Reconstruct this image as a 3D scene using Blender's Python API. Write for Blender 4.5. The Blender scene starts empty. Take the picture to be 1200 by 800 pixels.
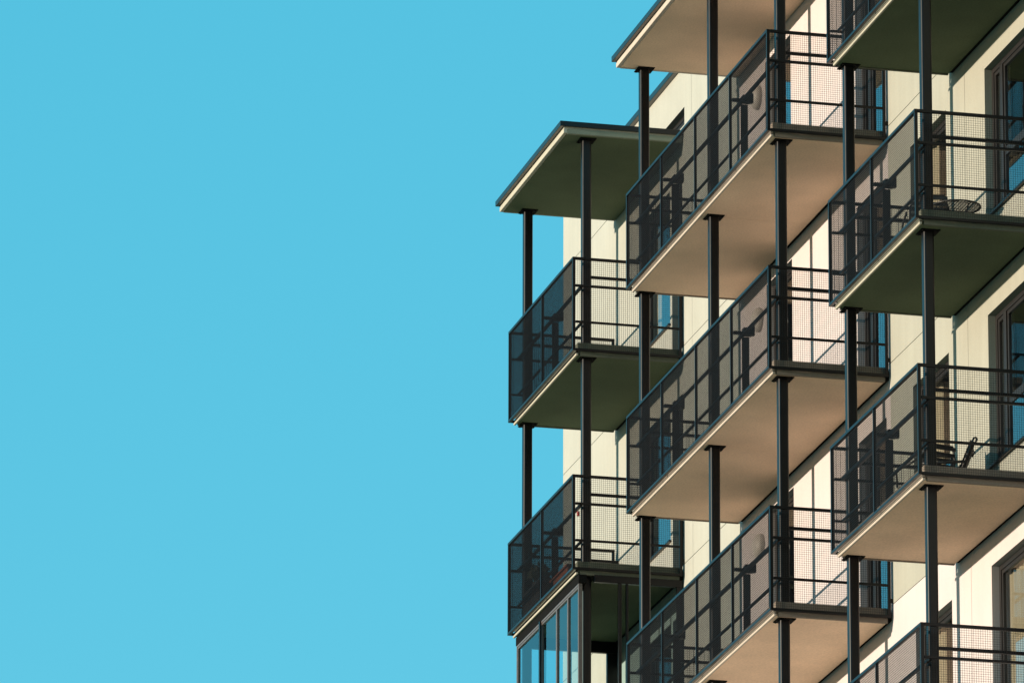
import bpy, bmesh, math, random
from mathutils import Vector, Matrix

# ------------------------------------------------------------------ camera, sky, sun, exposure
scene = bpy.context.scene
col = scene.collection
random.seed(4)
Z0 = 33.415                       # height of the roof canopy soffits above the ground
D = 1.479                         # distance from the railing plane (Y = 0) to the facade
H = 2.9                           # storey height

cam_d = bpy.data.cameras.new('camera')
cam = bpy.data.objects.new('camera', cam_d)
col.objects.link(cam)
yaw, pit, roll = 0.2380002, 0.2884603, 0.0031006
F = Vector((-math.cos(yaw) * math.cos(pit), math.sin(yaw) * math.cos(pit), math.sin(pit)))
R = F.cross(Vector((0, 0, 1))).normalized()
U = R.cross(F)
R2 = math.cos(roll) * R + math.sin(roll) * U
U2 = -math.sin(roll) * R + math.cos(roll) * U
m = Matrix((R2, U2, -F)).transposed().to_4x4()
m.translation = Vector((72.17278, -23.81645, -31.81517 + Z0))
cam.matrix_world = m
cam_d.sensor_width = 36
cam_d.sensor_fit = 'HORIZONTAL'
cam_d.lens = 9325.93 / 1200 * 36
cam_d.clip_start = 0.5
cam_d.clip_end = 9000
scene.camera = cam

SUN_TO = Vector((0.045, -1.0, 0.100)).normalized()
elev = math.asin(SUN_TO.z)
world = bpy.data.worlds.new('World')
scene.world = world
world.use_nodes = True
wn = world.node_tree
wn.nodes.clear()
sky = wn.nodes.new('ShaderNodeTexSky')
sky.sky_type = 'NISHITA'
sky.sun_disc = False
sky.sun_elevation = elev
sky.sun_rotation = math.atan2(SUN_TO.x, SUN_TO.y)
sky.air_density = 1.0
sky.dust_density = 0.4
sky.ozone_density = 2.0
hs = wn.nodes.new('ShaderNodeVectorMath'); hs.operation = 'MULTIPLY_ADD'
hs.inputs[1].default_value = (0.85, 0.85, 0.85)
hs.inputs[2].default_value = (0.01, 2.47, 3.40)     # clear cyan air added to the Nishita gradient
bg = wn.nodes.new('ShaderNodeBackground')
bg.inputs['Strength'].default_value = 0.1
wo = wn.nodes.new('ShaderNodeOutputWorld')
wn.links.new(sky.outputs[0], hs.inputs[0])
wn.links.new(hs.outputs[0], bg.inputs['Color'])
wn.links.new(bg.outputs[0], wo.inputs['Surface'])

sun_d = bpy.data.lights.new('sun', 'SUN')
sun_d.energy = 4.9
sun_d.color = (1.0, 0.835, 0.65)
sun_d.angle = math.radians(0.5)
sun = bpy.data.objects.new('sun', sun_d)
sun.rotation_euler = SUN_TO.to_track_quat('Z', 'Y').to_euler()
sun.location = (0, -60, 60)
col.objects.link(sun)

scene.view_settings.view_transform = 'Standard'
scene.view_settings.look = 'None'
scene.view_settings.exposure = 0.6
scene.view_settings.gamma = 1
scene.view_settings.use_curve_mapping = False
try:
    scene.cycles.max_bounces = 8
    scene.cycles.diffuse_bounces = 5
    scene.cycles.transparent_max_bounces = 16
    scene.cycles.caustics_reflective = False
    scene.cycles.caustics_refractive = False
except Exception:
    pass

# ------------------------------------------------------------------ materials
def new_mat(name):
    mt = bpy.data.materials.new(name)
    mt.use_nodes = True
    nt = mt.node_tree
    return mt, nt, nt.nodes['Principled BSDF']

def plaster(name, c, var=0.06, rough=0.9, bump=0.25, streak=0.05, grain=260):
    """Painted render: base colour with mottling, faint run-off streaks and a fine grain."""
    mt, nt, b = new_mat(name)
    L = nt.links.new
    geo = nt.nodes.new('ShaderNodeNewGeometry')
    n1 = nt.nodes.new('ShaderNodeTexNoise'); n1.inputs['Scale'].default_value = 1.3
    n1.inputs['Detail'].default_value = 6
    L(geo.outputs['Position'], n1.inputs['Vector'])
    mp = nt.nodes.new('ShaderNodeMapping'); mp.inputs['Scale'].default_value = (5, 5, 0.35)
    L(geo.outputs['Position'], mp.inputs['Vector'])
    n2 = nt.nodes.new('ShaderNodeTexNoise'); n2.inputs['Scale'].default_value = 1.6
    n2.inputs['Detail'].default_value = 4
    L(mp.outputs[0], n2.inputs['Vector'])
    r1 = nt.nodes.new('ShaderNodeMapRange')
    r1.inputs['From Min'].default_value = 0.3; r1.inputs['From Max'].default_value = 0.7
    r1.inputs['To Min'].default_value = 1 - var; r1.inputs['To Max'].default_value = 1 + var
    L(n1.outputs['Fac'], r1.inputs['Value'])
    r2 = nt.nodes.new('ShaderNodeMapRange')
    r2.inputs['From Min'].default_value = 0.35; r2.inputs['From Max'].default_value = 0.65
    r2.inputs['To Min'].default_value = 1 - streak; r2.inputs['To Max'].default_value = 1 + streak * .5
    L(n2.outputs['Fac'], r2.inputs['Value'])
    n4 = nt.nodes.new('ShaderNodeTexNoise'); n4.inputs['Scale'].default_value = 42
    n4.inputs['Detail'].default_value = 3
    L(geo.outputs['Position'], n4.inputs['Vector'])
    r4 = nt.nodes.new('ShaderNodeMapRange')
    r4.inputs['From Min'].default_value = 0.3; r4.inputs['From Max'].default_value = 0.7
    r4.inputs['To Min'].default_value = 1 - var * .9; r4.inputs['To Max'].default_value = 1 + var * .9
    L(n4.outputs['Fac'], r4.inputs['Value'])
    mu = nt.nodes.new('ShaderNodeMath'); mu.operation = 'MULTIPLY'
    L(r1.outputs[0], mu.inputs[0]); L(r2.outputs[0], mu.inputs[1])
    mu2 = nt.nodes.new('ShaderNodeMath'); mu2.operation = 'MULTIPLY'
    L(mu.outputs[0], mu2.inputs[0]); L(r4.outputs[0], mu2.inputs[1])
    vm = nt.nodes.new('ShaderNodeVectorMath'); vm.operation = 'SCALE'
    vm.inputs[0].default_value = c
    L(mu2.outputs[0], vm.inputs['Scale'])
    L(vm.outputs[0], b.inputs['Base Color'])
    b.inputs['Roughness'].default_value = rough
    b.inputs['Specular IOR Level'].default_value = 0.25
    n3 = nt.nodes.new('ShaderNodeTexNoise'); n3.inputs['Scale'].default_value = grain
    n3.inputs['Detail'].default_value = 3
    L(geo.outputs['Position'], n3.inputs['Vector'])
    bp = nt.nodes.new('ShaderNodeBump'); bp.inputs['Strength'].default_value = bump
    bp.inputs['Distance'].default_value = 0.004
    L(n3.outputs['Fac'], bp.inputs['Height'])
    L(bp.outputs[0], b.inputs['Normal'])
    return mt

def metal_paint(name, c, rough=0.38, spec=0.5, var=0.15):
    mt, nt, b = new_mat(name)
    L = nt.links.new
    geo = nt.nodes.new('ShaderNodeNewGeometry')
    n1 = nt.nodes.new('ShaderNodeTexNoise'); n1.inputs['Scale'].default_value = 9
    n1.inputs['Detail'].default_value = 5
    L(geo.outputs['Position'], n1.inputs['Vector'])
    r1 = nt.nodes.new('ShaderNodeMapRange')
    r1.inputs['From Min'].default_value = 0.3; r1.inputs['From Max'].default_value = 0.7
    r1.inputs['To Min'].default_value = 1 - var; r1.inputs['To Max'].default_value = 1 + var
    L(n1.outputs['Fac'], r1.inputs['Value'])
    vm = nt.nodes.new('ShaderNodeVectorMath'); vm.operation = 'SCALE'
    vm.inputs[0].default_value = c
    L(r1.outputs[0], vm.inputs['Scale'])
    L(vm.outputs[0], b.inputs['Base Color'])
    r2 = nt.nodes.new('ShaderNodeMapRange')
    r2.inputs['To Min'].default_value = rough - .08; r2.inputs['To Max'].default_value = rough + .1
    L(n1.outputs['Fac'], r2.inputs['Value'])
    L(r2.outputs[0], b.inputs['Roughness'])
    b.inputs['Specular IOR Level'].default_value = spec
    return mt

def glass_mat(name, tint, boost):
    mt = bpy.data.materials.new(name); mt.use_nodes = True
    nt = mt.node_tree; nt.nodes.clear(); L = nt.links.new
    out = nt.nodes.new('ShaderNodeOutputMaterial')
    tr = nt.nodes.new('ShaderNodeBsdfTransparent'); tr.inputs[0].default_value = (*tint, 1)
    gl = nt.nodes.new('ShaderNodeBsdfGlossy'); gl.inputs['Roughness'].default_value = 0.004
    gl.inputs[0].default_value = (.92, .97, 1, 1)
    geo = nt.nodes.new('ShaderNodeNewGeometry')
    n = nt.nodes.new('ShaderNodeTexNoise'); n.inputs['Scale'].default_value = 1.1
    L(geo.outputs['Position'], n.inputs['Vector'])
    bp = nt.nodes.new('ShaderNodeBump'); bp.inputs['Strength'].default_value = .05
    bp.inputs['Distance'].default_value = .02
    L(n.outputs['Fac'], bp.inputs['Height']); L(bp.outputs[0], gl.inputs['Normal'])
    fr = nt.nodes.new('ShaderNodeFresnel'); fr.inputs[0].default_value = 1.5
    mu = nt.nodes.new('ShaderNodeMath'); mu.operation = 'MULTIPLY'; mu.use_clamp = True
    mu.inputs[1].default_value = boost
    L(fr.outputs[0], mu.inputs[0])
    mx = nt.nodes.new('ShaderNodeMixShader')
    L(mu.outputs[0], mx.inputs[0]); L(tr.outputs[0], mx.inputs[1]); L(gl.outputs[0], mx.inputs[2])
    L(mx.outputs[0], out.inputs['Surface'])
    return mt

M = {
    'wall_green':  plaster('pale_green_render', (0.340, 0.345, 0.305), var=.045, streak=.03),
    'wall_sage':   plaster('pale_sage_render', (0.300, 0.298, 0.252), var=.045, streak=.03),
    'wall_white':  plaster('warm_white_render', (0.475, 0.425, 0.42), var=.03, streak=.02),
    'joint':       plaster('joint_sealant', (0.25, 0.25, 0.215), var=.05),
    'soffit_olive': plaster('olive_soffit_paint', (0.090, 0.114, 0.064), var=.12, streak=.0, grain=180),
    'soffit_beige': plaster('beige_soffit_paint', (0.72, 0.53, 0.385), var=.10, streak=.0, grain=180),
    'edge_cream':  plaster('cream_edge_paint', (0.37, 0.355, 0.29), var=.06),
    'edge_pink':   plaster('beige_edge_paint', (0.42, 0.37, 0.315), var=.06),
    'end_shaded':   plaster('shaded_end_edge', (0.20, 0.21, 0.16), var=.06),  # darkened copy of the cream edge, shade of the end faces in the colour
    'slab_olive':  plaster('olive_slab_edge', (0.10, 0.105, 0.08), var=.08),
    'slab_beige':  plaster('beige_slab_edge', (0.19, 0.155, 0.125), var=.08),
    'steel':       metal_paint('anthracite_steel', (0.0030, 0.0028, 0.0033), rough=.34, spec=.28, var=.06),
    'steel_frame': metal_paint('anthracite_frame', (0.0035, 0.0034, 0.004), rough=.32, spec=.22),
    'mesh':        metal_paint('anthracite_wire', (0.0130, 0.0098, 0.0098), rough=.5, spec=.2),
    'cap_plate':   metal_paint('matt_black_plate', (0.006, 0.006, 0.006), rough=.85, spec=.05),
    'fascia':      metal_paint('dark_sheet_metal', (0.004, 0.0042, 0.005), rough=.3, spec=.36),
    'window_frame': metal_paint('brown_grey_frame', (0.014, 0.012, 0.0115), rough=.42, spec=.3),
    'glazing_frame': metal_paint('bronze_glazing_frame', (0.085, 0.071, 0.068), rough=.4),
    'pane':        glass_mat('window_glass', (.74, .75, .71), 1.7),
    'pane_blue':   glass_mat('blue_tinted_glass', (.62, .88, .95), 1.1),
    'pane_clear':  glass_mat('clear_glass', (.92, .95, .93), 1.0),
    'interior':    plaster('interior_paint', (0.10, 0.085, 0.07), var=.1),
    'curtain':     plaster('beige_curtain', (0.42, 0.375, 0.29), var=.04, bump=.05),
    'roofing':     plaster('roofing_felt', (0.08, 0.08, 0.085), var=.12),
    'lamp_white':  metal_paint('opal_lamp_glass', (0.47, 0.43, 0.39), rough=.45, var=.03),
    'dark_wicker': metal_paint('dark_wicker', (0.03, 0.024, 0.02), rough=.6),
    'black_metal': metal_paint('black_garden_metal', (0.016, 0.014, 0.013), rough=.45),
    'sling':       metal_paint('dark_brown_sling', (0.045, 0.03, 0.024), rough=.7, spec=.2),
    'terracotta':  plaster('red_brown_clay', (0.26, 0.085, 0.05), var=.12),
    'red_paint':   metal_paint('red_enamel', (0.42, 0.03, 0.025), rough=.35),
    'bench':       metal_paint('black_plastic', (0.022, 0.021, 0.022), rough=.55),
    'ground':      plaster('pale_paving', (0.44, 0.34, 0.235), var=.15, grain=40),
}

# ------------------------------------------------------------------ mesh helpers
class MB:
    def __init__(s):
        s.v = []; s.f = []; s.mi = []
    def box(s, x0, x1, y0, y1, z0, z1, mi=0):
        k = len(s.v)
        for x in (x0, x1):
            for y in (y0, y1):
                for z in (z0, z1):
                    s.v.append((x, y, z))
        for q in ((0, 1, 3, 2), (4, 6, 7, 5), (0, 4, 5, 1), (2, 3, 7, 6), (0, 2, 6, 4), (1, 5, 7, 3)):
            s.f.append([k + i for i in q]); s.mi.append(mi)
        return s
    def quad(s, *pts, mi=0):
        k = len(s.v); s.v += [tuple(p) for p in pts]
        s.f.append(list(range(k, k + len(pts)))); s.mi.append(mi)
        return s
    def prism(s, prof, z0, z1, mi=0):
        """closed (x, y) outline extruded from z0 to z1"""
        k = len(s.v); n = len(prof)
        s.v += [(x, y, z0) for x, y in prof] + [(x, y, z1) for x, y in prof]
        for i in range(n):
            j = (i + 1) % n
            s.f.append([k + i, k + j, k + n + j, k + n + i]); s.mi.append(mi)
        s.f.append([k + i for i in reversed(range(n))]); s.mi.append(mi)
        s.f.append([k + n + i for i in range(n)]); s.mi.append(mi)
        return s
    def tube(s, pts, r, n=8, closed=False, mi=0):
        pts = [Vector(p) for p in pts]; N = len(pts); k = len(s.v)
        up = None
        for i, p in enumerate(pts):
            a = pts[i - 1] if (i > 0 or closed) else p
            b = pts[(i + 1) % N] if (i < N - 1 or closed) else p
            t = (b - a).normalized()
            if up is None:
                up = t.orthogonal().normalized()
            up = (up - t * up.dot(t)).normalized()
            w = t.cross(up)
            for q in range(n):
                an = 2 * math.pi * q / n
                s.v.append(tuple(p + r * (math.cos(an) * up + math.sin(an) * w)))
        rng = N if closed else N - 1
        for i in range(rng):
            for q in range(n):
                i2 = (i + 1) % N; q2 = (q + 1) % n
                s.f.append([k + i * n + q, k + i * n + q2, k + i2 * n + q2, k + i2 * n + q]); s.mi.append(mi)
        if not closed:
            s.f.append([k + q for q in reversed(range(n))]); s.mi.append(mi)
            s.f.append([k + (N - 1) * n + q for q in range(n)]); s.mi.append(mi)
        return s
    def build(s, name, mats, parent=None, bevel=0, smooth=False, recalc=True):
        me = bpy.data.meshes.new(name)
        me.from_pydata(s.v, [], s.f)
        if not isinstance(mats, (list, tuple)):
            mats = [mats]
        for q in mats:
            me.materials.append(q)
        me.polygons.foreach_set('material_index', s.mi)
        if recalc:
            bm = bmesh.new(); bm.from_mesh(me)
            bmesh.ops.recalc_face_normals(bm, faces=bm.faces)
            bm.to_mesh(me); bm.free()
        if smooth:
            me.polygons.foreach_set('use_smooth', [True] * len(me.polygons))
        me.update()
        o = bpy.data.objects.new(name, me)
        col.objects.link(o)
        if parent:
            o.parent = parent
        if bevel:
            b = o.modifiers.new('bevel', 'BEVEL'); b.width = bevel; b.segments = 2
            b.limit_method = 'ANGLE'
        return o

def thing(name, label, cat, loc=(0, 0, 0), group=None, rz=0):
    o = bpy.data.objects.new(name, None)
    o.empty_display_size = .3
    col.objects.link(o)
    o.location = loc; o.rotation_euler = (0, 0, rz)
    o['label'] = label; o['category'] = cat
    if group:
        o['group'] = group
    return o

def copy_tree(o, parent=None):
    c = o.copy(); col.objects.link(c)
    c.parent = parent
    for ch in list(o.children):
        copy_tree(ch, c)
    return c

def rounded(cx, cy, w, r=.026, n=7):
    h = w / 2; out = []
    for sx, sy, a0 in ((1, 1, 0), (-1, 1, 90), (-1, -1, 180), (1, -1, 270)):
        for i in range(n + 1):
            a = math.radians(a0 + 90 * i / n)
            out.append((cx + sx * (h - r) + r * math.cos(a), cy + sy * (h - r) + r * math.sin(a)))
    return out

# ------------------------------------------------------------------ ground
g = MB(); g.quad((-6000, -6000, 0), (6000, -6000, 0), (6000, 6000, 0), (-6000, 6000, 0))
go = g.build('ground', M['ground']); go['kind'] = 'structure'

# ------------------------------------------------------------------ columns of balconies (X ranges)
COL = {
    'L': dict(x0=-26.21, x1=-22.70, posts=(-26.10, -22.935), mids=(-24.40,)),
    'M': dict(x0=-19.97, x1=-13.34, posts=(-19.96, -16.645, -13.60), mids=(-18.28, -16.67, -15.05)),
    'R': dict(x0=-10.80, x1=-7.33, posts=(-10.73, -7.67), mids=(-9.08,)),
}
PY = 0.235
PW = 0.120

# ------------------------------------------------------------------ the apartment building
XA, XB = -29.12, 6.0              # ends of the facade
bld = thing('apartment_building',
            'tall apartment block with pale rendered facade, dark roof edge and tall windows behind the balconies',
            'building', (XA, D, 0))

def local(o):
    """keep world-space geometry under a thing whose Empty stands elsewhere"""
    p = o.parent
    off = Vector((0, 0, 0))
    while p:
        off += Vector(p.location); p = p.parent
    o.location = -off
    return o

# openings: x0, x1, z0, z1 relative to the railing bottom of the storey's own balcony, levels, kind
openings = []
def opening(x0, x1, b, t, levels, kind):
    for l in levels:
        zb = Z0 - H * l
        openings.append((x0, x1, zb + b, zb + t, kind, l))
LV = (1, 2, 3)
opening(-24.88, -23.40, .66, 2.45, LV, 'window')
opening(-23.30, -22.76, .16, 2.45, LV, 'door')
opening(-18.72, -17.56, .16, 2.70, (1, 2, 3), 'door')
opening(-14.72, -13.55, .16, 2.47, (1, 2, 3), 'pair')
opening(-9.50, -6.70, .76, 2.53, (1, 2, 3, 4), 'wide')
opening(-6.45, -5.55, .16, 2.53, (1, 2, 3, 4), 'door')
opening(-12.45, -11.02, .76, 2.53, (2, 3, 4), 'gap')
openings.append((-24.3, -22.65, Z0 + .24, Z0 + .48, 'strip', 0))

ZT = Z0 + 1.04                    # top of the wall
vj = [-25.62, -22.30, -10.27, -3.5, 1.5]
hj = [Z0 - H * k + .17 for k in range(0, 12)]
zone = [-20.02, -13.37]
xs = sorted(set([XA, XB] + vj + zone + [q for o in openings for q in o[:2]]))
zs = sorted(set([0, ZT] + hj + [q for o in openings for q in o[2:4]]))
J = .0045
pan = {'g': MB(), 'w': MB(), 'r': MB()}
for i in range(len(xs) - 1):
    for j in range(len(zs) - 1):
        xa, xb, za, zb = xs[i], xs[i + 1], zs[j], zs[j + 1]
        cx, cz = (xa + xb) / 2, (za + zb) / 2
        if any(o[0] < cx < o[1] and o[2] < cz < o[3] for o in openings):
            continue
        white = (zone[0] < cx < zone[1] and cz < Z0 + .17) or (cx > zone[1] and cz < Z0 - 3 * H + .17)
        mb = pan['w' if white else 'r' if cx > zone[1] else 'g']
        def jx(x): return J if x in vj else 0
        def jz(z): return J if z in hj else 0
        mb.box(xa + jx(xa), xb - jx(xb), D, D + .22, za + jz(za), zb - jz(zb))
wall_g = local(pan['g'].build('wall', M['wall_green'], bld)); wall_g['label'] = 'pale greenish cream rendered wall panels'
wall_r = local(pan['r'].build('wall', M['wall_sage'], bld)); wall_r['label'] = 'slightly greener wall panels behind the right balconies'
wall_w = local(pan['w'].build('wall', M['wall_white'], bld)); wall_w['label'] = 'warm white rendered wall panels'
js = MB()
def clear_of(o_list, x0, x1, z0, z1):
    return not any(o[0] < x1 and o[1] > x0 and o[2] < z1 and o[3] > z0 for o in o_list)
for z in hj:
    for i in range(len(xs) - 1):
        xa, xb = xs[i], xs[i + 1]
        if clear_of(openings, xa + .001, xb - .001, z - .001, z + .001):
            js.box(xa + .02, xb - .02, D + .012, D + .05, z - J, z + J)
for x in vj:
    for j in range(len(zs) - 1):
        za, zb = zs[j], zs[j + 1]
        if clear_of(openings, x - .001, x + .001, za + .001, zb - .001):
            js.box(x - J, x + J, D + .012, D + .05, za + .02, zb - .02)
local(js.build('wall_joint', M['joint'], bld))
body = MB()
body.box(XA, XA + .25, D + .22, D + 13, 0, ZT)
body.box(XB - .25, XB, D + .22, D + 13, 0, ZT)
body.box(XA, XB, D + 13, D + 13.25, 0, ZT)
ow = local(body.build('wall', M['wall_green'], bld)); ow['label'] = 'end and rear walls of the block'
rf = MB(); rf.box(XA + .26, XB - .26, D + .23, D + 12.99, ZT - .55, ZT - .3)
roof = local(rf.build('roof', M['roofing'], bld))
cp = MB()
cp.box(XA - .065, XB + .065, D - .066, D + .32, ZT - .005, ZT + .075)
cp.box(XA - .065, XA + .30, D + .32, D + 13.3, ZT - .005, ZT + .075)
cp.box(XB - .30, XB + .065, D + .32, D + 13.3, ZT - .005, ZT + .075)
cp.box(XA + .30, XB - .30, D + 12.9, D + 13.3, ZT - .005, ZT + .075)
local(cp.build('roof_coping', M['fascia'], bld, bevel=.006))

RV = .085                           # depth of the reveals
def frame_boxes(mb, x0, x1, z0, z1, w, ya, yb):
    mb.box(x0, x0 + w, ya, yb, z0, z1); mb.box(x1 - w, x1, ya, yb, z0, z1)
    mb.box(x0 + w, x1 - w, ya, yb, z0, z0 + w); mb.box(x0 + w, x1 - w, ya, yb, z1 - w, z1)

def make_opening(x0, x1, z0, z1, kind, l):
    nm = 'balcony_door' if kind == 'door' else 'window'
    fm = MB()
    ya, yb = D + RV, D + RV + .06
    frame_boxes(fm, x0 + .002, x1 - .002, z0 + .002, z1 - .002, .06, ya, yb)
    splits = [-7.7] if kind == 'wide' and l == 4 else {'wide': [-9.14, -7.7], 'pair': [-14.40], 'gap': [], 'strip': []}.get(kind, [])
    edges = [x0 + .06] + splits + [x1 - .06]
    for s_ in splits:
        fm.box(s_ - .05, s_ + .05, ya - .004, yb, z0 + .062, z1 - .062)
    fo = local(fm.build(nm, M['window_frame'], bld, bevel=.004))
    for i in range(len(edges) - 1):
        xa = edges[i] + (.05 if i else 0); xb = edges[i + 1] - (.05 if i < len(edges) - 2 else 0)
        sm = MB(); frame_boxes(sm, xa + .003, xb - .003, z0 + .063, z1 - .063, .045, ya + .012, yb - .008)
        if kind == 'door':
            zz = z0 + .9
            sm.box(xa + .048, xb - .048, ya + .016, yb - .012, zz, zz + .06)
        if kind == 'wide' and i == 1 and l != 4:
            zz = z0 + .62
            sm.box(xa + .048, xb - .048, ya + .016, yb - .012, zz, zz + .10)
        so = sm.build('sash', M['window_frame'], fo, bevel=.003)
        pm = MB(); yp = ya + .030; pm.quad((xa + .04, yp, z0 + .10), (xb - .04, yp, z0 + .10), (xb - .04, yp, z1 - .10), (xa + .04, yp, z1 - .10))
        pm.build('pane', M['pane'], fo, recalc=False)
    if kind in ('window', 'wide', 'gap', 'pair') :
        hm = MB()
        hx = edges[-1] - .075 if kind != 'pair' else splits[0] + .075
        hz = (z0 + z1) / 2 - .1
        hm.box(hx - .012, hx + .012, ya - .03, ya + .01, hz, hz + .12)
        hm.build('handle', M['steel_frame'], fo)
    if z0 - (Z0 - H * l) > .3:
        sl = MB(); sl.box(x0 - .03, x1 + .03, D - .035, D + RV - .004, z0 - .028, z0 - .003)
        sl.build('sill', M['fascia'], fo, bevel=.003)
    # the room behind the glass
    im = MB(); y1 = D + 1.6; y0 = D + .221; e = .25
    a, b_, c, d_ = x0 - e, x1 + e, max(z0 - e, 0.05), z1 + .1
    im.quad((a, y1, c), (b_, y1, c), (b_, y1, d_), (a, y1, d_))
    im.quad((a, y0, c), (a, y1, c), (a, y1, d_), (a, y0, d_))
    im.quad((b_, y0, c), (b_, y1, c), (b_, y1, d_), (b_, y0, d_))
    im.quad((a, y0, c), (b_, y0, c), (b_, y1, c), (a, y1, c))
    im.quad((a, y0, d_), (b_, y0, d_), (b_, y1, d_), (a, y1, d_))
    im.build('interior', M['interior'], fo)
    cur = []
    if kind == 'wide': cur = [(x0 - .1, x0 + (1.80 if l == 4 else .34)), (x1 - .5, x1 + .1)]
    if kind == 'gap': cur = [(x0, x0 + .5), (x1 - (.6 if l != 3 else .35), x1 + .05)]
    if kind == 'window' and l == 1: cur = [(x0, x0 + .3)]
    for (ca, cb) in cur:
        cm = MB(); n = max(8, int((cb - ca) / .02)); pts = []
        for i in range(n + 1):
            x = ca + (cb - ca) * i / n
            pts.append((x, D + RV + .105 +   .012 * math.sin(x * 48 + l) + .010 * math.sin(x * 23)))
        for i in range(n):
            cm.quad((*pts[i], z0 - .1), (*pts[i + 1], z0 - .1), (*pts[i + 1], z1 + .03), (*pts[i], z1 + .03))
        cm.build('curtain', M['curtain'], fo, smooth=True)
for o_ in openings:
    make_opening(*o_)

# round wall lamps by the balcony doors of the middle stack
for l in (1, 2, 3):
    lm = MB(); cx, cz = -19.03, Z0 - H * l + 2.34
    rings = [(0.155, 0.0), (0.155, .03), (.145, .055), (.115, .085), (.07, .105), (.02, .112)]
    n = 24; k0 = len(lm.v)
    for r, dy in rings:
        for q in range(n):
            an = 2 * math.pi * q / n
            lm.v.append((cx + r * math.cos(an), D - .002 - dy, cz + r * math.sin(an)))
    for i in range(len(rings) - 1):
        for q in range(n):
            q2 = (q + 1) % n
            lm.f.append([i * n + q, i * n + q2, (i + 1) * n + q2, (i + 1) * n + q]); lm.mi.append(0)
    lm.f.append([(len(rings) - 1) * n + q for q in range(n)]); lm.mi.append(0)
    local(lm.build('wall_lamp', M['lamp_white'], bld, smooth=True))

# ------------------------------------------------------------------ balconies
PITCH = .0262
def wire_x(mb, x0, x1, y, z0, z1, d=.0019):
    """welded grating in a plane of constant Y"""
    n = int(round((x1 - x0) / PITCH)); w = .0013
    for i in range(1, n):
        x = x0 + (x1 - x0) * i / n
        mb.box(x - w, x + w, y - d, y + d, z0, z1)
    n = int(round((z1 - z0) / PITCH))
    for i in range(1, n):
        z = z0 + (z1 - z0) * i / n
        mb.box(x0, x1, y + d * .2, y + d * 1.9, z - .0016, z + .0016)
def wire_y(mb, y0, y1, x, z0, z1):
    n = int(round((y1 - y0) / PITCH)); w = .0013; d = .0017
    for i in range(1, n):
        y = y0 + (y1 - y0) * i / n
        mb.box(x - d, x + d, y - w, y + w, z0, z1)
    n = int(round((z1 - z0) / PITCH))
    for i in range(1, n):
        z = z0 + (z1 - z0) * i / n
        mb.box(x + d * .2, x + d * 1.6, y0, y1, z - .0013, z + .0013)

TOP = 1.252
def posts(parent, c, zlow, ztop, capz):
    for px in COL[c]['posts']:
        pb = MB(); pb.prism(rounded(px, PY, PW), zlow, ztop)
        po = pb.build('post', M['steel'], parent, smooth=True)
        for e in po.data.edges:
            za, zb = (po.data.vertices[q].co.z for q in e.vertices)
            e.use_edge_sharp = abs(za - zb) < 1e-5
        wnm = po.modifiers.new('normals', 'WEIGHTED_NORMAL'); wnm.keep_sharp = True; wnm.weight = 100
        pl = MB()
        pl.box(px - .115, px + .115, PY - .10, PY + .115, capz - .011, capz - .001)
        for bx in (-.09, .09):
            for by in (-.078, .088):
                pl.prism(rounded(px + bx, PY + by, .022, .008, 2), capz - .020, capz - .0115)
        pl.build('cap_plate', M['cap_plate'], po)

def railing(parent, c, front_mesh=True):
    x0, x1, mids = COL[c]['x0'], COL[c]['x1'], COL[c]['mids']
    t = .036
    fr = MB()
    fr.box(x0, x1, 0, .04, TOP - .035, TOP)
    fr.box(x0, x1, 0, .04, .0, .032)
    for x in (x0, x1 - t):
        fr.box(x, x + t, .001, .038, .033, TOP - .036)
    for x in mids:
        fr.box(x - .016, x - .002, .002, .036, .033, TOP - .036)
        fr.box(x + .002, x + .016, .002, .036, .033, TOP - .036)
    ro = fr.build('front_railing', M['steel_frame'], parent, bevel=.003)
    ed = [x0 + t] + list(mids) + [x1 - t]
    for i in range(len(ed) - 1):
        a = ed[i] + (.016 if i else 0); b = ed[i + 1] - (.016 if i < len(ed) - 2 else 0)
        wm = MB(); wire_x(wm, a, b, .012, .033, TOP - .036, .0025 if c == 'L' else .0022 if c == 'M' else .0018)
        wm.build('wire_mesh', M['mesh'], ro)
    ir = MB()
    ir.box(x0 + .05, x1 - .05, .110, .145, .850, .888)
    ir.box(x0 + .05, x1 - .05, .115, .145, .372, .400)
    ir.build('inner_rail', M['steel_frame'], ro, bevel=.003)
    for side, xa in (('far', x0), ('near', x1 - t)):
        sr = MB()
        sr.box(xa, xa + t, .042, D - .03, TOP - .035, TOP)
        sr.box(xa, xa + t, .042, D - .03, .0, .032)
        sr.box(xa, xa + t, D - .066, D - .031, .033, TOP - .036)
        sr.box(xa + .004, xa + t - .004, .042, D - .066, .858, .888)
        sr.box(xa + .004, xa + t - .004, .042, D - .066, .374, .400)
        # wall brackets
        for z in (.18, 1.05):
            sr.box(xa + .006, xa + t - .006, D - .029, D - .001, z, z + .05)
        so = sr.build('side_railing', M['steel_frame'], parent, bevel=.003)
        wm = MB(); wire_y(wm, .042, D - .067, xa + (.030 if side == 'near' else .006), .033, TOP - .036)
        wm.build('wire_mesh', M['mesh'], so)
        hr = MB()
        px = COL[c]['posts'][0] if side == 'far' else COL[c]['posts'][-1]
        hr.box(px - .02, px + .02, PY + PW / 2, D - .001, 1.045, 1.08)
        hr.build('handrail', M['steel_frame'], so, bevel=.003)

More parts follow.
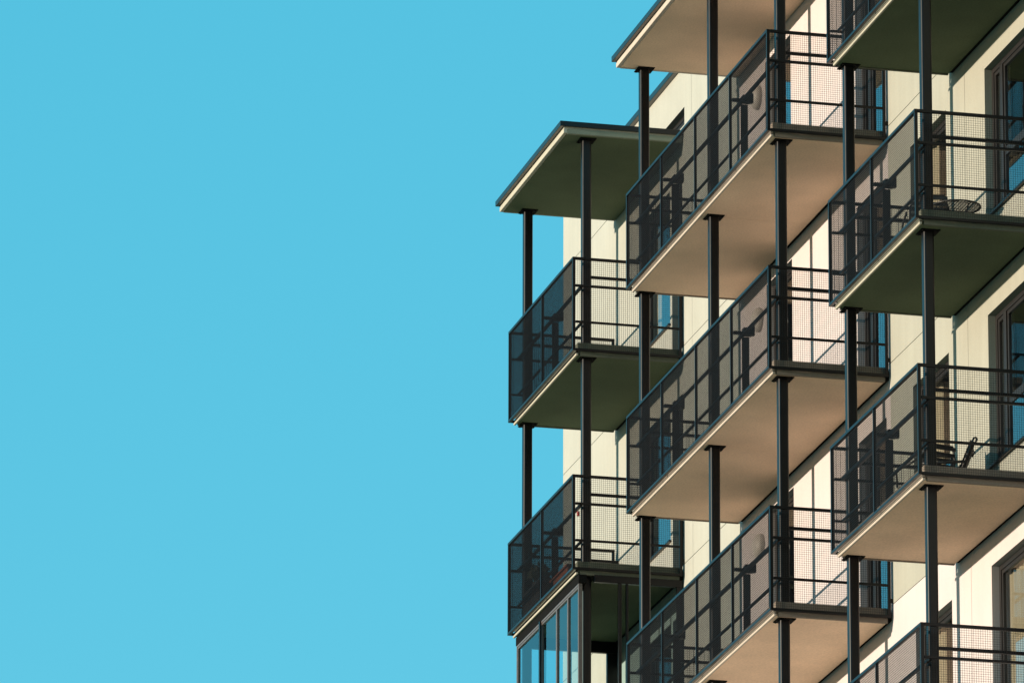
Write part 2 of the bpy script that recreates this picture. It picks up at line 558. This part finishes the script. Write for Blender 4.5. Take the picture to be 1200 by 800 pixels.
def balcony(name, label, c, level, soffit, edge, slab, zlow, group, glazed=False):
    x0, x1, mids = COL[c]['x0'], COL[c]['x1'], COL[c]['mids']
    root = thing(name, label, 'balcony', (0, 0, Z0 - H * level), group)
    spl = [x0 + .07] + ([COL[c]['posts'][1]] if c == 'M' else []) + [x1 - .07]
    sb = MB(); sf = MB(); ee = MB(); dg = MB()
    for i in range(len(spl) - 1):
        a = spl[i] + (.001 if i else 0); b = spl[i + 1] - (.001 if i < len(spl) - 2 else 0)
        sb.box(a, b, .085, D - .055, -.012, .125)
        sf.box(a + (.001 if i else .03), b - (.03 if i == len(spl) - 2 else .001), .0885, D - .056, -.040, -.0125)
        # projecting drip edge along front and ends
        a2 = a - (.012 if i == 0 else 0); b2 = b + (.012 if i == len(spl) - 2 else 0)
        for prof, q_mb in (([(-.046, .066), (-.040, .060), (-.020, .060), (-.020, .088), (-.046, .088)], ee),
                           ([(-.010, .060), (.008, .060), (.016, .068), (.016, .0845), (-.010, .0845)], dg if c == 'L' else ee),
                           ([(-.0195, .062), (-.0105, .062), (-.0105, .084), (-.0195, .084)], dg)):
            k = len(q_mb.v); n = len(prof)
            for x in (a2, b2):
                for z, y in prof: q_mb.v.append((x, y, z))
            for q in range(n):
                q2 = (q + 1) % n
                q_mb.f.append([k + q, k + q2, k + n + q2, k + n + q]); q_mb.mi.append(0)
            q_mb.f.append([k + q for q in range(n)]); q_mb.mi.append(0)
            q_mb.f.append([k + n + q for q in reversed(range(n))]); q_mb.mi.append(0)
        if i == 0:
            sb.box(a2, a - .0005, .115, D - .056, -.050, .016); sb.box(a - .0005, a + .0295, .115, D - .056, -.050, -.0125)
        if i == len(spl) - 2:
            sb.box(b + .0005, b2, .115, D - .056, -.050, .016); sb.box(b - .0295, b + .0005, .115, D - .056, -.050, -.0125)
    so = sb.build('slab', M[slab], root)
    gk = MB(); gk.box(x0 + .075, x1 - .075, D - .0545, D - .004, -.020, .09)  # matt black strip stands in for the shade in the gap at the wall
    gk.build('gap_shade_strip', M['cap_plate'], so)
    sf.build('soffit', M[soffit], so)
    ee.build('slab_edge', M[edge], so, bevel=.003)
    dg.build('groove_shade_strip', M['fascia'], so)  # dark strip paints in the groove's shade; far left stack adds its upper lip
    posts(root, c, zlow, -.0515, -.040)
    railing(root, c)
    # stanchions under the inner rail with their brackets
    P = COL[c]['posts']
    mid = [m_ for m_ in mids if min(abs(m_ - p) for p in P) > .3]
    for mx_ in mid:
        st = MB(); st.box(mx_ - .075, mx_ - .063, .165, .255, .126, .90)
        st.box(mx_ - .13, mx_ - .01, .17, .25, .126, .138)
        s_ = st.build('stanchion', M['steel_frame'], root)
        br = MB(); br.box(mx_ - .055, mx_ + .055, .161, .27, .90, .985); br.box(mx_ - .02, mx_ + .02, .041, .161, .905, .945)
        br.box(mx_ - .03, mx_ + .03, .27, .30, .90, 1.02)
        br.build('bracket', M['steel_frame'], s_, bevel=.004)
    return root

GL = 'balconies stacked up the facade'
SO, SB_ = ('soffit_olive', 'edge_cream', 'slab_olive'), ('soffit_beige', 'edge_pink', 'slab_beige')
LOW = .126 - H
def ground_low(level): return -(Z0 - H * level)
B = {}
B['L1'] = balcony('balcony', 'upper mesh balcony of the far left stack with olive underside, just under the flat canopy', 'L', 1, *SO, LOW, GL)
B['L2'] = balcony('balcony', 'lower mesh balcony of the far left stack, right above the glazed balcony', 'L', 2, *SO, LOW, GL)
B['M1'] = balcony('balcony', 'topmost long mesh balcony of the middle stack, beige underside, just below the beige canopy', 'M', 1, *SB_, LOW, GL)
B['M2'] = balcony('balcony', 'middle one of three long mesh balconies with beige undersides in the central stack', 'M', 2, *SB_, LOW, GL)
B['M3'] = balcony('balcony', 'lowest long mesh balcony of the central stack, cut by the bottom edge', 'M', 3, *SB_, ground_low(3), GL)
B['R1'] = balcony('balcony', 'right-hand balcony at the top edge of the photo, mostly dark olive underside showing', 'R', 1, *SO, LOW, GL)
B['R2'] = balcony('balcony', 'right-hand balcony with dark olive underside and a round wire table behind its mesh', 'R', 2, *SO, LOW, GL)
B['R3'] = balcony('balcony', 'right-hand balcony with beige underside and a reclining chair behind its mesh', 'R', 3, 'soffit_beige', 'edge_pink', 'slab_beige', LOW, GL)
B['R4'] = balcony('balcony', 'lowest right-hand balcony, only its mesh railing top rising above the bottom edge', 'R', 4, *SB_, ground_low(4), GL)
B['L3'] = balcony('glazed_balcony', 'balcony closed with framed blue glass panels, lowest of the far left stack', 'L', 3, *SO, ground_low(3), GL)

# glazing of the lowest left balcony
g3 = B['L3']
gz1 = H - .165
gx0, gx1 = COL['L']['x0'] + .12, COL['L']['x1'] - .06
gz0 = .15
gf = MB()
ya, yb = .150, .200
ya2, yb2 = .095, .145
ya, yb = ya2, yb2
edges = [gx0, -24.77, -23.95, -23.36, gx1]
gf.box(gx0, gx1, ya, yb, gz1 - .03, gz1); gf.box(gx0, gx1, ya, yb, gz0, gz0 + .05)
gf.box(gx0, gx0 + .035, ya, yb, gz0 + .05, gz1 - .031); gf.box(gx1 - .035, gx1, ya, yb, gz0 + .05, gz1 - .031)
fo = gf.build('glazing_frame', M['glazing_frame'], g3, bevel=.004)
hd_ = MB(); hd_.box(gx0 - .02, gx1 + .02, .09, .20, gz1 + .001, H - .052)
hd_.build('head_rail', M['cap_plate'], g3, bevel=.004)
ml = MB(); ml.box(-24.80, -24.74, .075, .094, gz0, gz1)
ml.build('mullion', M['steel_frame'], g3, bevel=.003)
for i in range(4):
    a = edges[i] + (.036 if i == 0 else .002); b = edges[i + 1] - (.036 if i == 3 else .002)
    sm = MB(); frame_boxes(sm, a, b, gz0 + .052, gz1 - .032, .024, ya + .006, yb - .008)
    so = sm.build('glass_panel', M['glazing_frame'], g3, bevel=.003)
    pm = MB(); yp = ya + .025; pm.quad((a + .02, yp, gz0 + .07), (b - .02, yp, gz0 + .07), (b - .02, yp, gz1 - .05), (a + .02, yp, gz1 - .05))
    pm.build('pane', M['pane_blue'], so, recalc=False)
# side glazing at the far end, with a deep dark head rail
hf = MB()
hf.box(gx0 - .01, gx0 + .05, .205, D - .02, gz1 - .03, H - .042)
hf.box(gx0 - .01, gx0 + .05, D - .17, D - .02, gz0, gz1 - .031)
hf.box(gx0 - .01, gx0 + .05, .78, .83, gz0, gz1 - .031)
hf.box(gx0 - .01, gx0 + .05, .205, D - .17, gz0, gz0 + .05)
ho = hf.build('glazing_frame', M['steel_frame'], g3, bevel=.004)
pm = MB(); xp = gx0 + .015; pm.quad((xp, .2, gz0 + .05), (xp, D - .17, gz0 + .05), (xp, D - .17, gz1 - .03), (xp, .2, gz1 - .03))
pm.build('pane', M['pane_clear'], ho, recalc=False)
nf = MB()
nf.box(gx1 - .05, gx1 + .01, .30, D - .02, gz1 + .03, H - .042)
nf.box(gx1 - .05, gx1 + .01, D - .09, D - .02, gz0, gz1 + .029)
nf.box(gx1 - .05, gx1 + .01, .62, .66, gz0, gz1 + .029)
nf.box(gx1 - .045, gx1 + .005, .72, .75, gz0, gz1 + .029)
nf.build('glazing_frame', M['steel_frame'], g3, bevel=.004)

# ------------------------------------------------------------------ roof canopies
def canopy(label, c, soffit, edge):
    x0, x1 = COL[c]['x0'] - .03, COL[c]['x1'] + .0
    root = thing('balcony_canopy', label, 'canopy', (0, 0, Z0), 'flat canopies over the balcony stacks')
    yf = -.14
    sb = MB(); sb.box(x0 + .02, x1 - .02, yf + .03, D - .01, .05, .135)
    so = sb.build('roof_slab', M[edge], root)
    sf = MB(); sf.box(x0 + .06, x1 - .06, yf + .07, D - .012, .015, .0495)
    sf.build('soffit', M[soffit], so)
    ed = MB()
    ed.box(x0 + .01, x1 - .01, yf + .02, yf + .0695, .016, .076)
    ed.build('slab_edge', M[edge], so, bevel=.006)
    for xe in (x0 + .01, x1 - .0595):
        en = MB(); en.box(xe, xe + .0495, yf + .0697, D - .013, .010, .080)
        en.build('slab_edge', M['end_shaded' if soffit == 'soffit_olive' else 'edge_pink'], so, bevel=.006)
    fa = MB()
    fa.box(x0 - .030, x1 + .015, yf - .030, yf + .019, .100, .172)
    fa.box(x0 - .030, x0 + .009, yf + .0195, D - .003, .100, .172)
    fa.box(x1 - .009, x1 + .015, yf + .0195, D - .003, .100, .172)
    fa.box(x0 + .0095, x1 - .0095, yf + .0195, D - .003, .136, .168)
    fa.build('metal_fascia', M['fascia'], root, bevel=.005)
    posts(root, c, LOW, .0035, .015)
    return root
canopy('flat olive canopy with black metal edge on top of the far left balcony stack', 'L', 'soffit_olive', 'edge_cream')
canopy('flat beige canopy over the middle balcony stack, cut by the top edge of the photo', 'M', 'soffit_beige', 'edge_pink')
canopy('canopy of the right balcony stack, only its post seen behind the top right mesh', 'R', 'soffit_olive', 'edge_cream')

# ------------------------------------------------------------------ things on the balconies
def floor_z(level): return Z0 - H * level + .125

# round wire bistro table
tb = thing('bistro_table', 'round black wire bistro table behind the mesh of the right-hand balcony', 'table', (-9.1, 1.0, floor_z(2)))
tp = MB(); r = .275
tp.tube([(r * math.cos(a * math.pi / 18), r * math.sin(a * math.pi / 18), .61) for a in range(36)], .011, 8, closed=True)
for i in range(-7, 8):
    t = i * .0365
    hl = math.sqrt(r * r - t * t)
    tp.tube([(t, -hl, .61), (t, hl, .61)], .0048, 6)
    tp.tube([(-hl, t, .613), (hl, t, .613)], .0048, 6)
tp.build('table_top', M['black_metal'], tb, smooth=True)
for k in range(3):
    a = 2 * math.pi * k / 3 + .4
    lg = MB(); lg.tube([(r * .8 * math.cos(a), r * .8 * math.sin(a), .60), (r * .35 * math.cos(a), r * .35 * math.sin(a), .3), (r * .95 * math.cos(a), r * .95 * math.sin(a), .01)], .009, 8)
    lg.build('leg', M['black_metal'], tb, smooth=True)

def garden_chair(label, loc, rz, cat='chair'):
    ch = thing('garden_chair', label, cat, loc, 'chairs on the right-hand balconies', rz)
    st = MB(); st.box(-.23, .23, -.22, .22, .42, .445)
    for i in range(7): st.box(-.225, .225, -.20 + i * .062, -.165 + i * .062, .4455, .455)
    st.build('seat', M['dark_wicker'], ch, bevel=.004)
    bk = MB(); bk.tube([(-.22, .22, .45), (-.215, .28, .70), (-.17, .315, .84), (.17, .315, .84), (.215, .28, .70), (.22, .22, .45)], .013, 8)
    for i in range(5):
        z = .53 + i * .065; y = .235 + (z - .45) * .22
        bk.box(-.205, .205, y, y + .014, z, z + .038)
    bk.build('backrest', M['black_metal'], ch)
    for sx in (-1, 1):
        am = MB(); am.tube([(sx * .245, -.2, .44), (sx * .25, -.2, .63), (sx * .25, .22, .66)], .013, 8); am.build('armrest', M['black_metal'], ch, smooth=True)
        for sy in (-1, 1):
            lg = MB(); lg.tube([(sx * .22, sy * .2, .43), (sx * .235, sy * .24, .0)], .013, 8); lg.build('leg', M['black_metal'], ch, smooth=True)
    return ch
garden_chair('dark garden chair standing beside the round wire table', (-9.75, .85, floor_z(2)), math.radians(-100))
garden_chair('dark armchair half hidden by the post, left of the reclining chair', (-9.75, .80, floor_z(3)), math.radians(-75))

rc = thing('reclining_chair', 'folding garden recliner with tilted dark sling back against the tall window', 'recliner', (-9.45, 1.04, floor_z(3)), rz=math.radians(-13.6))
# local frame: back leans towards +Y
sl = MB()
sl.box(-.25, .25, -.42, .02, .36, .375)
sl.build('seat', M['sling'], rc)
bk = MB()
a0, a1 = Vector((0, .02, .37)), Vector((0, .20, .83))
for s_ in (0,):
    d_ = (a1 - a0)
    nrm = Vector((0, -d_.z, d_.y)).normalized() * .030
    pts = []
    for x in (-.25, .25):
        for q in (a0 - nrm, a0 + nrm, a1 + nrm, a1 - nrm):
            pts.append((x, q.y, q.z))
    k = len(bk.v); bk.v += pts
    for f in ((0, 1, 2, 3), (7, 6, 5, 4), (0, 4, 5, 1), (1, 5, 6, 2), (2, 6, 7, 3), (3, 7, 4, 0)):
        bk.f.append([k + i for i in f]); bk.mi.append(0)
bk.build('backrest', M['sling'], rc)
hd = MB()
for x in (-.265, .265):
    hd.tube([(x, .02, .36), (x, .20, .83), (x, .214, .862), (x, .236, .866), (x, .246, .845), (x, .222, .79)], .012, 8)
hd.build('back_frame', M['black_metal'], rc, smooth=True)
for sx in (-1, 1):
    am = MB(); am.tube([(sx * .275, -.38, .56), (sx * .275, .10, .585)], .016, 8); am.build('armrest', M['black_metal'], rc, smooth=True)
    lg = MB(); lg.tube([(sx * .275, -.36, .56), (sx * .275, -.10, .02), (sx * .275, -.02, .0)], .012, 8); lg.build('leg', M['black_metal'], rc, smooth=True)
    lg = MB(); lg.tube([(sx * .262, .08, .56), (sx * .262, -.34, .02), (sx * .262, -.40, .0)], .012, 8); lg.build('leg', M['black_metal'], rc, smooth=True)

# far left, lower balcony: storage bench, wicker stool, planter, red lantern
bn = thing('storage_bench', 'low black storage bench behind the mesh at the far left balcony corner', 'bench', (-25.55, .36, floor_z(2)))
q = MB(); q.box(-.48, .48, -.19, .19, .0, .34); q.build('box', M['bench'], bn, bevel=.01)
q = MB(); q.box(-.5, .5, -.205, .205, .342, .375); q.build('lid', M['bench'], bn, bevel=.008)
ws = thing('potted_plant', 'dark bushy plant in a pot on top of the black storage bench', 'plant', (-25.85, .34, floor_z(2) + .376))
q = MB()
k = 14
for i, (rr, z) in enumerate([(.07, 0), (.10, .13), (.105, .14)]):
    for j in range(k):
        a = 2 * math.pi * j / k; q.v.append((rr * math.cos(a), rr * math.sin(a), z))
for i in range(2):
    for j in range(k):
        j2 = (j + 1) % k
        q.f.append([i * k + j, i * k + j2, (i + 1) * k + j2, (i + 1) * k + j]); q.mi.append(0)
q.f.append(list(range(k))); q.mi.append(0); q.f.append([2 * k + j for j in range(k)]); q.mi.append(0)
q.build('pot', M['bench'], ws, smooth=False)
q = MB()
rnd = random.Random(7)
for i in range(230):
    v = Vector((rnd.gauss(0, 1), rnd.gauss(0, 1), rnd.gauss(0, 1))).normalized() * (.15 * rnd.random() ** .4)
    c = v + Vector((0, 0, .27)); a = Vector((rnd.gauss(0, 1), rnd.gauss(0, 1), rnd.gauss(0, 1))).normalized()
    b = a.orthogonal().normalized(); s_ = .03 + .025 * rnd.random()
    q.quad(c - a * s_, c + b * s_ * .45, c + a * s_, c - b * s_ * .45)
leafm = metal_paint('dark_green_leaf', (.03, .045, .02), rough=.55)
q.build('foliage', leafm, ws)
pt = thing('planter_trough', 'red-brown clay trough on the floor of the lower far left balcony', 'planter', (-24.15, .30, floor_z(2)))
q = MB(); q.box(-.42, .42, -.11, .11, 0, .19); q.build('trough', M['terracotta'], pt, bevel=.012)
q = MB(); q.box(-.45, .45, -.13, .13, .191, .215); q.build('rim', M['terracotta'], pt, bevel=.006)
ln = thing('lantern', 'small red lantern hanging inside the near corner of the lower far left balcony', 'lantern', (-22.80, .10, Z0 - 2 * H + .70))
q = MB(); q.prism(rounded(0, 0, .034, .010), .03, .085); q.build('body', M['red_paint'], ln)
q = MB(); q.tube([(-.02, 0, .086), (-.015, 0, .12), (0, 0, .142), (.015, 0, .12), (.02, 0, .086)], .003, 6); q.build('handle', M['black_metal'], ln)
